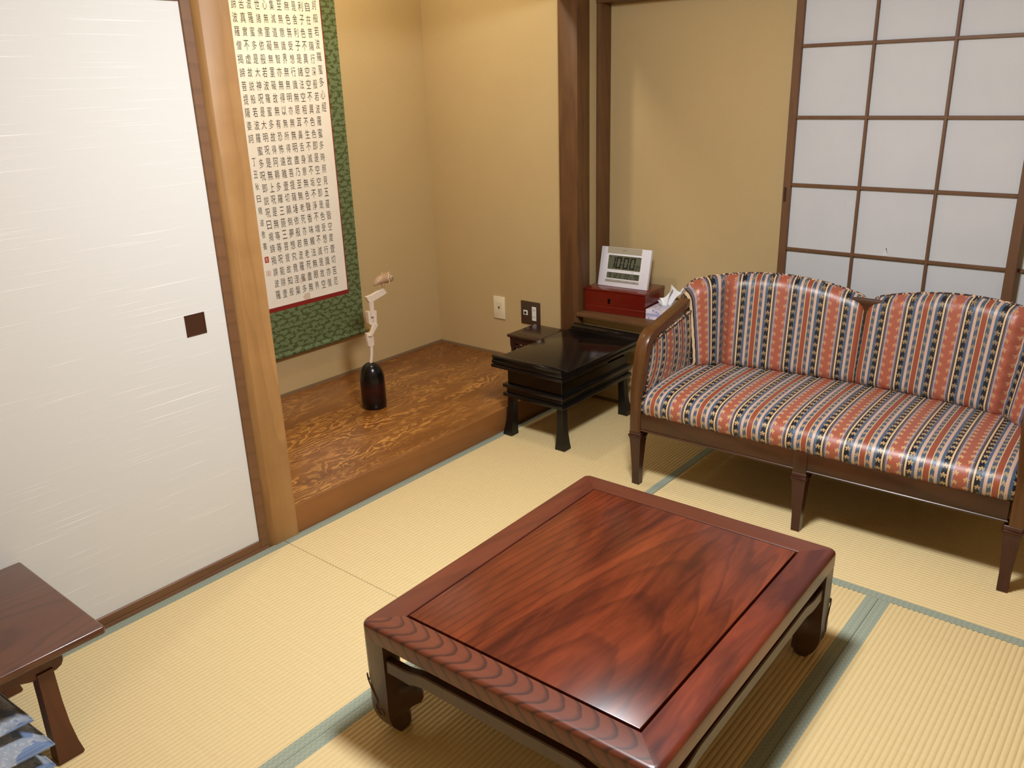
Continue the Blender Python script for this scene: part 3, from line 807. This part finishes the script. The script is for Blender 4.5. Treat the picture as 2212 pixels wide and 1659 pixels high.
    MB().tube([L(-.722, .717, .012), L(-.700, .7205, .006), L(-.686, .714, .0)], .002, 6).build('brow', pale, ho)
ornament()

# ---------------------------------------------------------------- hanging scroll
GL = {}
def glyph(ch):
    if ch in GL: return GL[ch]
    cu = bpy.data.curves.new('g', 'FONT'); cu.body = ch; cu.size = 1; cu.resolution_u = 2
    o = bpy.data.objects.new('g', cu); C.objects.link(o)
    bpy.context.view_layer.update()
    dg = bpy.context.evaluated_depsgraph_get()
    me = o.evaluated_get(dg).to_mesh()
    vs = [(v.co.x, v.co.y) for v in me.vertices]; fs = [tuple(p.vertices) for p in me.polygons]
    o.evaluated_get(dg).to_mesh_clear()
    bpy.data.objects.remove(o); bpy.data.curves.remove(cu)
    GL[ch] = (vs, fs); return GL[ch]
def write(bm, ch, place, wmax, hmax, fit=True):
    vs, fs = glyph(ch)
    if not vs: return
    x0, x1 = min(v[0] for v in vs), max(v[0] for v in vs); y0, y1 = min(v[1] for v in vs), max(v[1] for v in vs)
    sx = wmax/max(.35, x1-x0) if fit else hmax; sy = hmax/max(.5, y1-y0) if fit else hmax
    mx, my = (x0+x1)/2, (y0+y1)/2
    V = [bm.verts.new(place((x-mx)*sx, (y-my)*sy)) for x, y in vs]
    for f in fs:
        try: bm.faces.new([V[i] for i in f])
        except ValueError: pass
def brocade():
    t = NT('green_brocade'); x, y, z = t.sep(t.obj())
    row = t.math('MODULO', t.math('FLOOR', t.math('DIVIDE', z, .026)), 2.0)
    yy = t.math('ADD', y, t.math('MULTIPLY', row, .03))
    cy_ = t.math('SUBTRACT', t.math('FRACT', t.math('DIVIDE', yy, .06)), .5); cz = t.math('SUBTRACT', t.math('FRACT', t.math('DIVIDE', z, .026)), .5)
    n = t.noise(t.comb(y, t.math('MULTIPLY', z, 1.7)), 55, 3, .55); n2 = t.noise(t.comb(y, z), 120, 2)
    d = t.math('SQRT', t.math('ADD', t.math('MULTIPLY', cy_, cy_), t.math('MULTIPLY', cz, t.math('MULTIPLY', cz, .9))))
    cloud = t.math('LESS_THAN', t.math('ADD', t.math('MULTIPLY', d, .75), t.math('MULTIPLY', n, 1.5)), 1.06)
    vine = t.math('GREATER_THAN', n2, .57)
    weave = t.math('GREATER_THAN', t.math('ADD', t.math('SINE', t.math('MULTIPLY', y, 1400)), t.math('SINE', t.math('MULTIPLY', z, 1400))), .3)
    c = t.mix(t.math('MULTIPLY', vine, .55), rgb(74, 80, 42), rgb(82, 104, 60))
    c = t.mix(cloud, c, rgb(108, 124, 86)); c = t.mix(t.math('MULTIPLY', weave, .16), c, rgb(80, 84, 44))
    t.set(Base=c, Rough=.6, Spec=.3, Sheen=.1); return t.m
def scroll():
    r = empty('hanging_scroll', 'calligraphy hanging scroll with green brocade border on the alcove wall', 'hanging scroll', (-.974, 0, 0))
    br = brocade()
    yl, yr = -1.165, -.492
    MB().box(-.0012, .0005, yl, yr, .320, 2.12).build('brocade_mount', br, r)
    red = NT('red_silk_edge'); rn = red.noise(red.obj(), 160, 2); red.set(Base=red.mix(rn, rgb(150, 34, 24), rgb(112, 22, 16)), Rough=.6)
    MB().box(.0005, .0009, -1.083, -.574, .537, 2.02).build('red_edging', red.m, r)
    pp = NT('aged_paper'); a = pp.noise(pp.obj(), 7, 4, .6); b = pp.noise(pp.obj(), 90, 2)
    x, y, z = pp.sep(pp.obj())
    stn = pp.n('ShaderNodeVectorMath', {0: pp.obj(), 1: (0.0, -.83, .572)}, operation='SUBTRACT').outputs[0]
    ln = pp.n('ShaderNodeVectorMath', {0: stn}, operation='LENGTH').outputs['Value']
    stain = pp.math('MULTIPLY', pp.math('LESS_THAN', pp.math('ADD', ln, pp.math('MULTIPLY', pp.noise(pp.obj(), 60, 3), .03)), .036), .45)
    stn2 = pp.n('ShaderNodeVectorMath', {0: pp.obj(), 1: (0.0, -.845, .66)}, operation='SUBTRACT').outputs[0]
    ln2 = pp.n('ShaderNodeVectorMath', {0: stn2}, operation='LENGTH').outputs['Value']
    stain = pp.math('ADD', stain, pp.math('MULTIPLY', pp.math('LESS_THAN', pp.math('ADD', ln2, pp.math('MULTIPLY', pp.noise(pp.obj(), 60, 3), .03)), .034), .25))
    c = pp.mix(a, rgb(246, 240, 228), rgb(234, 225, 210)); c = pp.mix(stain, c, rgb(176, 134, 92))
    pp.set(Base=c, Rough=.85, Spec=.2)
    MB().box(.0009, .0013, -1.078, -.580, .558, 2.01).build('paper', pp.m, r)
    # seal-script columns, read top to bottom and right to left
    cols = ['摩訶般若波羅蜜多心經', '觀自在菩薩行深般若波羅蜜多時照見五蘊皆空度壹切苦厄', '舍利子色不異空空不異色色即是空空即是色受想行識亦復', '如是舍利子是諸法空相不生不滅不垢不淨不增不減是故空', '中無色無受想行識無眼耳鼻舌身意無色聲香味觸法無眼界', '乃至無意識界無無明亦無無明盡乃至無老死亦無老死盡無', '苦集滅道無智亦無得以無所得故菩提薩埵依般若波羅蜜多', '故心無罣礙無罣礙故無有恐怖遠離壹切顛倒夢想究竟涅槃', '三世諸佛依般若波羅蜜多故得阿耨多羅三藐三菩提故知般', '若波羅蜜多是大神呪是大明呪是無上呪是無等等呪能除壹', '切苦真實不虚故説般若波羅蜜多呪即説呪曰揭諦揭諦波羅', '揭諦波羅僧揭諦菩提薩婆訶']
    bm = bmesh.new(); rnd = random.Random(5)
    def put(ch, y, z, w_=.0250, h_=.0405):
        sh = rnd.uniform(-.06, .06); k = rnd.uniform(.9, 1.06)
        write(bm, ch, lambda u, v: (.0015, y + u + sh*v, z + v), w_*k, h_*rnd.uniform(.9, 1.04))
    for i, s in enumerate(cols):
        y = -.6115-.0382*i
        for j, ch in enumerate(s):
            put(ch, y + rnd.uniform(-.0012, .0012), (1.934 if i == 0 else 1.925) - (.0548 if i == 0 else .0546)*j)
    for j, ch in enumerate('丁丑秋日精道敬書'): put(ch, -1.0315, 1.225-.0535*j, .0195, .033)
    ink = plain('ink', (24, 21, 20), .7)
    me = bpy.data.meshes.new('calligraphy'); bm.to_mesh(me); bm.free(); me.materials.append(ink)
    o = bpy.data.objects.new('calligraphy', me); C.objects.link(o); o.parent = r
    sr = plain('seal_red', (176, 56, 44), .7)
    def seal(z, solid):
        m = MB(); y = -1.031; h = .011
        if solid: m.box(.0014, .0016, y-h, y+h, z-h-.003, z+h+.003)
        else:
            for q in ((y-h, y+h, z+h-.0015, z+h), (y-h, y+h, z-h, z-h+.0015), (y-h, y-h+.0015, z-h, z+h), (y+h-.0015, y+h, z-h, z+h)): m.box(.0014, .0016, *q)
            for k in range(3): m.box(.0014, .0016, y-.006, y+.006, z-.006+k*.005, z-.0045+k*.005)
            m.box(.0014, .0016, y-.0007, y+.0007, z-.006, z+.006)
        return m.build('red_seal', sr, r)
    s1_ = seal(.788, True)
    m = MB()
    for k in range(3): m.box(.0016, .0018, -1.037, -1.025, .781+k*.006, .7825+k*.006)
    m.box(.0016, .0018, -1.0318, -1.0302, .779, .797); m.build('seal_lines', pp.m, s1_)
    seal(.724, False)
    ro = MB().tube([(.004, yl-.001, .322), (.004, yr+.001, .322)], .0145, 20).build('roller', br, r, smooth=60)
    for y0, y1 in ((yr, yr+.018), (yl-.018, yl)): MB().tube([(.004, y0, .322), (.004, y0+(y1-y0)*.3, .322), (.004, y1, .322)], [.011, .012, .012], 16).build('knob', plain('gilt_knob', (186, 144, 50), .3, .7), ro)
    MB().box(-.004, .004, yl, yr, 2.115, 2.13).build('hanging_rod', M['trim_y'], r)
scroll()

# ---------------------------------------------------------------- wall plates in the alcove
def screw(x, z, mk, p, y=-.0068):
    MB().lathe([(.0001, 0), (.0028, 0), (.0024, .0008), (.0001, .001)], n=12, mat=Matrix.Translation((x, y, z)) @ Matrix.Rotation(PI/2, 4, 'X')).build('screw', mk, p)
def plates():
    a = empty('telephone_plate', 'cream wall plate with a small telephone socket on the alcove wall', 'wall plate', (-.537, .095, .376))
    cr = plain('cream_plastic', (232, 218, 184), .4)
    MB().prism([(-.040, -.062), (.040, -.062), (.040, .062), (-.040, .062)], 'y', -.008, 0, .003, 2).build('plate', cr, a)
    MB().box(-.020, .020, -.0088, -.0075, -.030, .030, .0005, 1).build('insert', plain('cream_insert', (224, 210, 176), .45), a)
    dk = plain('socket_dark', (70, 58, 46), .6); tx = plain('plate_mark', (150, 134, 106), .6)
    s = MB(); s.box(-.005, .005, -.0094, -.0085, -.002, .007); s.box(-.003, .003, -.0094, -.0085, -.007, -.002); s.build('socket', dk, a)
    m = MB(); m.box(-.010, .010, -.0086, -.0079, -.0285, -.0275); m.box(-.004, .004, -.0094, -.0085, -.018, -.0172); m.build('marking', tx, a)
    b = empty('outlet_plate', 'dark brown metal wall plate with white power sockets behind the flower stand', 'outlet', (-.322, .095, .376))
    mt = plain('bronze_plate', (92, 74, 62), .38, .55)
    MB().prism([(-.063, -.062), (.063, -.062), (.063, .062), (-.063, .062)], 'y', -.0065, 0, .002, 2).build('plate', mt, b)
    wh = plain('white_socket', (232, 230, 222), .4); bk = plain('socket_hole', (30, 26, 24), .6)
    o = MB().prism([(.012, -.038), (.040, -.038), (.040, .037), (.012, .037)], 'y', -.0090, -.006, .001, 1).build('power_socket', wh, b)
    for z in (.019, -.018):
        for x, l in ((.021, .009), (.031, .007)): MB().box(x-.0011, x+.0011, -.0094, -.0085, z-l/2, z+l/2).build('slot', bk, o)
    t = MB().prism([(-.045, -.013), (-.017, -.013), (-.017, .013), (-.045, .013)], 'y', -.0088, -.006, .001, 1).build('antenna_socket', wh, b)
    MB().lathe([(.0001, .0005), (.0075, .0005), (.0075, .003), (.005, .0045), (.0001, .0045)], n=20, mat=Matrix.Translation((-.031, -.0085, 0)) @ Matrix.Rotation(PI/2, 4, 'X')).build('jack', bk, t)
    sm = plain('screw_bronze', (120, 98, 82), .35, .6)
    for x in (-.030, .026):
        for z in (-.052, .052): screw(x, z, sm, b)
plates()

# ---------------------------------------------------------------- red box, clock, tissues on the ledge
def ledge_things():
    rz = math.radians(5.2)
    r = empty('lacquer_box', 'red lacquered keepsake box with a keyhole on the ledge under the clock', 'box', (.018, .094, LZ), rz)
    t = NT('red_lacquer'); n = t.noise(t.obj(), 5, 2)
    t.set(Base=t.mix(n, rgb(112, 22, 12), rgb(96, 18, 12)), Rough=.22, Coat=.5, CoatR=.1); red = t.m
    W, D, H = .332, .216, .117
    MB().box(0, W, 0, D, 0, .0325, .0015, 1).build('base', red, r)
    MB().box(.0012, W-.0012, .0012, D-.0012, .0325, H-.010, .001, 1).build('body', red, r)
    MB().box(-.0015, W+.0015, -.0015, D+.0015, H-.0105, H, .003, 2).build('lid', red, r)
    k = plain('black_iron', (14, 12, 12), .3, .4)
    kh = MB().lathe([(.0001, 0), (.009, 0), (.0085, .002), (.0001, .003)], n=18, mat=Matrix.Translation((.138, .0015, .066)) @ Matrix.Rotation(PI/2, 4, 'X'))
    kh.prism([(.134, .064), (.142, .064), (.1435, .049), (.1325, .049)], 'y', -.0008, .002)
    kh.build('keyhole', k, r)
    sc = plain('worn_mark', (70, 12, 8), .5)
    for x, z, l in ((.066, .0645, .026), (.088, .056, .022), (.205, .052, .026)): MB().box(x, x+l, .0006, .0014, z, z+.0022, .0004, 1).build('worn_mark', sc, r)['label'] = 'faint dark scuff on the front'
    # clock
    c = empty('clock', 'white digital desk clock reading 10:00 on the red lacquer box', 'clock', (.044, .173, LZ+H), math.radians(3.2))
    W, Hh, T = .274, .193, .020
    ti = math.radians(13.5); tm = Matrix.Translation((0, 0, .001)) @ Matrix.Rotation(-ti, 4, 'X')
    def fb(mb, x0, x1, z0, z1, y0, y1, bev=0): return mb.box(x0, x1, y0, y1, z0, z1, bev, 2, mat=tm)
    sil = plain('white_clock_case', (226, 222, 228), .35); rim = plain('clock_rim', (250, 250, 252), .3)
    body = MB(); fb(body, 0, W, 0, Hh, 0, T, .0025); body.build('case', sil, c)
    b2 = MB(); fb(b2, .036, W-.05, Hh-.031, Hh-.001, -.0012, .002); b2.build('top_band', plain('beige_band', (170, 160, 138), .4), c)['label'] = 'beige band with the maker name'
    lcdm = plain('lcd_green_grey', (96, 98, 80), .3); seg = plain('lcd_segment', (22, 24, 20), .5); edge = plain('lcd_frame', (246, 246, 244), .4)
    def lcd(x0, x1, z0, z1, nm):
        f = MB()
        for q in ((x0-.003, x1+.003, z1, z1+.003), (x0-.003, x1+.003, z0-.003, z0), (x0-.003, x0, z0, z1), (x1, x1+.003, z0, z1)): fb(f, *q, -.0012, .002)
        f.build('display_frame', edge, c)
        g = MB(); fb(g, x0, x1, z0, z1, -.0006, .002)
        return g.build(nm, lcdm, c)
    A = lcd(.045, .226, .084, .153, 'time_display'); B = lcd(.045, .226, .040, .070, 'date_display')
    SEG = {'0': 'abcdef', '1': 'bc', '2': 'abged', '4': 'fgbc', '7': 'fabc', '9': 'gfabcd'}
    def digit(mb, ch, x, z, w_, h_, th):
        g = th*.18
        P = {'a': (x+g, x+w_-g, z+h_-th, z+h_), 'd': (x+g, x+w_-g, z, z+th), 'g': (x+th*.7, x+w_-th*.7, z+h_/2-th/2, z+h_/2+th/2),
             'f': (x, x+th, z+h_/2+g, z+h_-g), 'b': (x+w_-th, x+w_, z+h_/2+g, z+h_-g), 'e': (x, x+th, z+g, z+h_/2-g), 'c': (x+w_-th, x+w_, z+g, z+h_/2-g)}
        sh = .10
        for s_ in SEG[ch]:
            x0, x1, z0, z1 = P[s_]
            o = lambda zz: (zz-z)*sh
            mb.prism([(x0+o(z0), z0), (x1+o(z0), z0), (x1+o(z1), z1), (x0+o(z1), z1)], 'y', -.0011, -.0005, 0, mat=tm)
    d = MB(); z = .0905; h_ = .056
    for ch, x in (('1', .054), ('0', .087), ('0', .127), ('0', .163)): digit(d, ch, x, z, .029, h_, .0075)
    for zz in (.107, .128): fb(d, .120, .1245, zz, zz+.0055, -.0011, -.0005)
    digit(d, '0', .199, z, .0095, .023, .0024); digit(d, '4', .2115, z, .0095, .023, .0024)
    fb(d, .208, .222, .1465, .1485, -.0011, -.0005); fb(d, .052, .062, .1435, .146, -.0011, -.0005)
    d.build('time_digits', seg, A)
    d = MB(); z = .0445; h_ = .021
    for ch, x, w_ in (('9', .057, .011), ('1', .078, .011), ('2', .092, .011), ('2', .143, .011), ('2', .157, .011), ('7', .194, .010), ('9', .207, .010)): digit(d, ch, x, z, w_, h_, .0026)
    fb(d, .119, .121, z+.002, z+h_, -.0011, -.0005); fb(d, .1125, .1275, z+.012, z+.0142, -.0011, -.0005); fb(d, .110, .130, z, z+.0022, -.0011, -.0005)
    fb(d, .173, .175, z+.007, z+.009, -.0011, -.0005); digit(d, '7', .177, z, .005, .008, .0014)
    d.build('date_digits', seg, B)
    bt = MB(); fb(bt, .040, .226, .0225, .0345, -.0018, .002, .0008); bo = bt.build('button_strip', plain('button_grey', (160, 154, 142), .4), c)
    kd = plain('mark_dark', (70, 64, 58), .6)
    for x, l in ((.060, .002), (.085, .002), (.112, .008), (.155, .009), (.196, .009)):
        k = MB(); fb(k, x, x+l, .0275, .0292, -.0021, -.001); k.build('button_mark', kd, bo)
    k = MB(); fb(k, .183, .188, .0765, .0782, -.0006, .001); k.build('indicator', kd, c)
    bm = bmesh.new()
    for i, ch in enumerate('SEIKO'):
        write(bm, ch, lambda u, v, i=i: tm @ Vector((.122+i*.0054+u, -.0014, Hh-.0145+v)), .0042, .0048)
    me = bpy.data.meshes.new('maker_name'); bm.to_mesh(me); bm.free(); me.materials.append(plain('name_brown', (70, 60, 48), .6))
    o = bpy.data.objects.new('maker_name', me); C.objects.link(o); o.parent = c
    sd = MB(); sd.box(.08, .19, .058, .072, .0, .003, .001, 1); sd.loft([[(.10, .070, 0), (.17, .070, 0), (.17, .066, 0), (.10, .066, 0)], [(.10, .047, .12), (.17, .047, .12), (.17, .044, .12), (.10, .044, .12)]])
    sd.build('rear_stand', sil, c)
    # tissue box
    b = empty('tissue_box', 'lilac patterned tissue box with a white tissue sticking up beside the red box', 'tissue box', (.356, .118, LZ), math.radians(4.5))
    t = NT('lilac_card'); v = t.obj(); x, y, z = t.sep(v)
    vo = t.n('ShaderNodeTexVoronoi', {'Vector': v, 'Scale': 62.0}); dist = vo.outputs['Distance']; cl = vo.outputs['Color']
    dot = t.math('LESS_THAN', dist, .36); rs = t.sep(cl)
    dc = t.mix(t.math('GREATER_THAN', rs[0], .5), rgb(150, 152, 204), rgb(226, 204, 170))
    base = t.mix(t.math('GREATER_THAN', t.noise(v, 18, 2), .5), rgb(214, 206, 228), rgb(228, 220, 232))
    cc = t.mix(dot, base, dc)
    band = t.math('MULTIPLY', t.math('GREATER_THAN', z, .017), t.math('LESS_THAN', z, .030))
    side = t.math('LESS_THAN', z, .0465)
    cc = t.mix(t.math('MULTIPLY', band, side), cc, rgb(168, 172, 212))
    t.set(Base=cc, Rough=.5)
    MB().box(0, .112, 0, .225, 0, .048, .0012, 1).build('carton', t.m, b)
    op = MB(); op.prism([(.056+.026*math.cos(2*PI*k/24), .118+.075*math.sin(2*PI*k/24)) for k in range(24)], 'z', .0478, .0485); op.build('slot', plain('slot_shadow', (196, 196, 208), .7), b)
    wt = plain('tissue_white', (244, 243, 244), .85)
    ts = MB()
    def tf(a, q):
        # crumpled sheet pulled up out of the slot: narrow at the base, fanned at the top
        w_ = (a-.5)*(.050+.110*q); fold = (.006+.016*q)*math.sin(a*15+1.1) + .006*q*math.sin(a*31+q*5)
        x = .056 + .55*w_ + .80*fold + .010*q
        y = .112 + .80*w_ - .55*fold + .018*q*q
        h = .060+.030*math.sin(a*3.4-.9)+.012*math.sin(a*13+.6)
        return (x, y, .0455 + h*q - .016*q**3*(.5+.5*math.sin(a*9)))
    ts.sheet(tf, 48, 12); o = ts.build('tissue', wt, b, smooth=80)
    md = o.modifiers.new('solid', 'SOLIDIFY'); md.thickness = .0008
    o['label'] = 'crumpled white tissue'
ledge_things()

# ---------------------------------------------------------------- side table and floor cushions
def side_table():
    r = empty('side_table', 'small brown wooden side table against the white sliding door', 'side table', (.252, -3.0, 0))
    X, Y = .243, .402
    wt = wood('side_table_top', (97, 55, 35), (81, 44, 29), (60, 32, 21), 'y', .3, .4, 16, .3, .6, .5, (-.1, .1, 0), .03)
    wl = wood('side_table_leg', (98, 50, 24), (77, 37, 17), (57, 28, 14), 'z', .4, .2, 12, .1, .8, .3)
    MB().box(-X, X, -Y, Y, .308, .330, .006, 3).build('top', wt, r)
    for s in (-1, 1):
        x0, x1 = sorted((s*.198, s*.158))
        # shaped apron along the side, rounded ends and an arched lower edge
        n = 20; pts = [(-.302, .2495)]
        bot = [(-.302+.012*(1-math.sin(PI/2*i/5)), .2500+.008*(1-i/5)) for i in range(0)]
        poly = [(-.312, .309), (-.312, .268), (-.306, .256), (-.292, .249), (-.236, .249)]
        for i in range(1, n): 
            q = i/n; poly.append((-.236+.472*q, .249+.022*math.sin(PI*q)**.5))
        poly += [(.236, .249), (.292, .249), (.306, .256), (.312, .268), (.312, .309)]
        MB().prism(poly, 'x', x0, x1, .002, 1).build('side_apron', wl, r, smooth=30)
    for s in (-1, 1):
        MB().box(-.158, .158, s*.27-.012, s*.27+.012, .262, .309, .002, 1).build('end_apron', wl, r)
    for sx in (-1, 1):
        for sy in (-1, 1):
            rings = []
            for z, o, w_ in ((0, .304, .058), (.004, .307, .062), (.04, .299, .052), (.10, .2905, .0435), (.17, .286, .038), (.262, .284, .036)):
                ox = .203; ix = .160
                rings.append([(sx*ox, sy*o, z), (sx*ix, sy*o, z), (sx*ix, sy*(o-w_), z), (sx*ox, sy*(o-w_), z)])
            MB().loft(rings).build('leg', wl, r, smooth=30)
side_table()
def cushion_mat():
    t = NT('blue_grey_lace_cloth'); v = t.obj(); x, y, z = t.sep(v)
    n = t.noise(t.map(v, (1, 1, 1)), 11, 2, .5, .4)
    blob = t.math('GREATER_THAN', n, .40)
    pat = t.noise(v, 90, 3, .7); dots = t.math('GREATER_THAN', pat, .56)
    str_ = t.math('GREATER_THAN', t.math('SINE', t.math('MULTIPLY', x, 900)), .55)
    base = t.mix(t.math('MULTIPLY', str_, .5), rgb(120, 140, 174), rgb(84, 104, 142))
    lace = t.mix(t.math('MULTIPLY', dots, .55), rgb(156, 163, 176), rgb(198, 200, 200))
    c = t.mix(blob, base, lace)
    t.set(Base=c, Rough=.8, Sheen=.2); t.bump(pat, .5, .003); return t.m
M['cushion'] = cushion_mat()
def floor_cushion(label, x0, x1, y1, z0, th, seed, L=.46):
    W = x1-x0; cx, cy = (x0+x1)/2, y1-L/2
    r = empty('floor_cushion', label, 'floor cushion', (cx, cy, z0), 0, 'stack of floor cushions')
    rnd = random.Random(seed); ph = rnd.uniform(0, 6)
    def surf(side):
        def f(a, b):
            ea, eb = min(a, 1-a), min(b, 1-b)
            k = math.sqrt(max(0, 1-(1-min(1, ea/.34))**2.2))*math.sqrt(max(0, 1-(1-min(1, eb/.34))**2.2))
            pin = .016*(math.sin(PI*a)*(1 if True else 0))
            y = (b-.5)*(L-2*.012*math.sin(PI*a)); x = (a-.5)*(W-2*.012*math.sin(PI*b))
            z = th*.5 + side*th*.5*k + .0015*math.sin(x*60+ph)*k*(1 if side > 0 else 0)
            if side < 0: z = max(z, 0.0004)
            return (x, y, z)
        return f
    mb = MB(); mb.sheet(surf(1), 30, 30); mb.sheet(surf(-1), 30, 30)
    mb.build('cover', M['cushion'], r, smooth=80, merge=.0005)
    p = [surf(0)(i/20, 1) for i in range(20)] + [surf(0)(1, 1-i/20) for i in range(20)] + [surf(0)(1-i/20, 0) for i in range(20)] + [surf(0)(0, i/20) for i in range(20)]
    MB().tube(p, .0030, 6, True).build('edge_seam', M['cushion'], r)
    tz = th-.001
    MB().tube([(.0, .0, tz-.004), (.004, .003, tz+.003), (.010, .002, tz+.003)], .0018, 5).build('tuft', plain('tuft_thread', (190, 190, 186), .7), r)
floor_cushion('blue grey patterned floor cushion at the bottom of the stack under the brown side table', .02, .485, -2.772, .0, .064, 1)
floor_cushion('blue grey patterned floor cushion in the middle of the stack under the brown side table', .02, .490, -2.764, .0605, .064, 2)
floor_cushion('blue grey lace-patterned floor cushion on top of the stack under the brown side table', .015, .450, -2.782, .121, .068, 3)
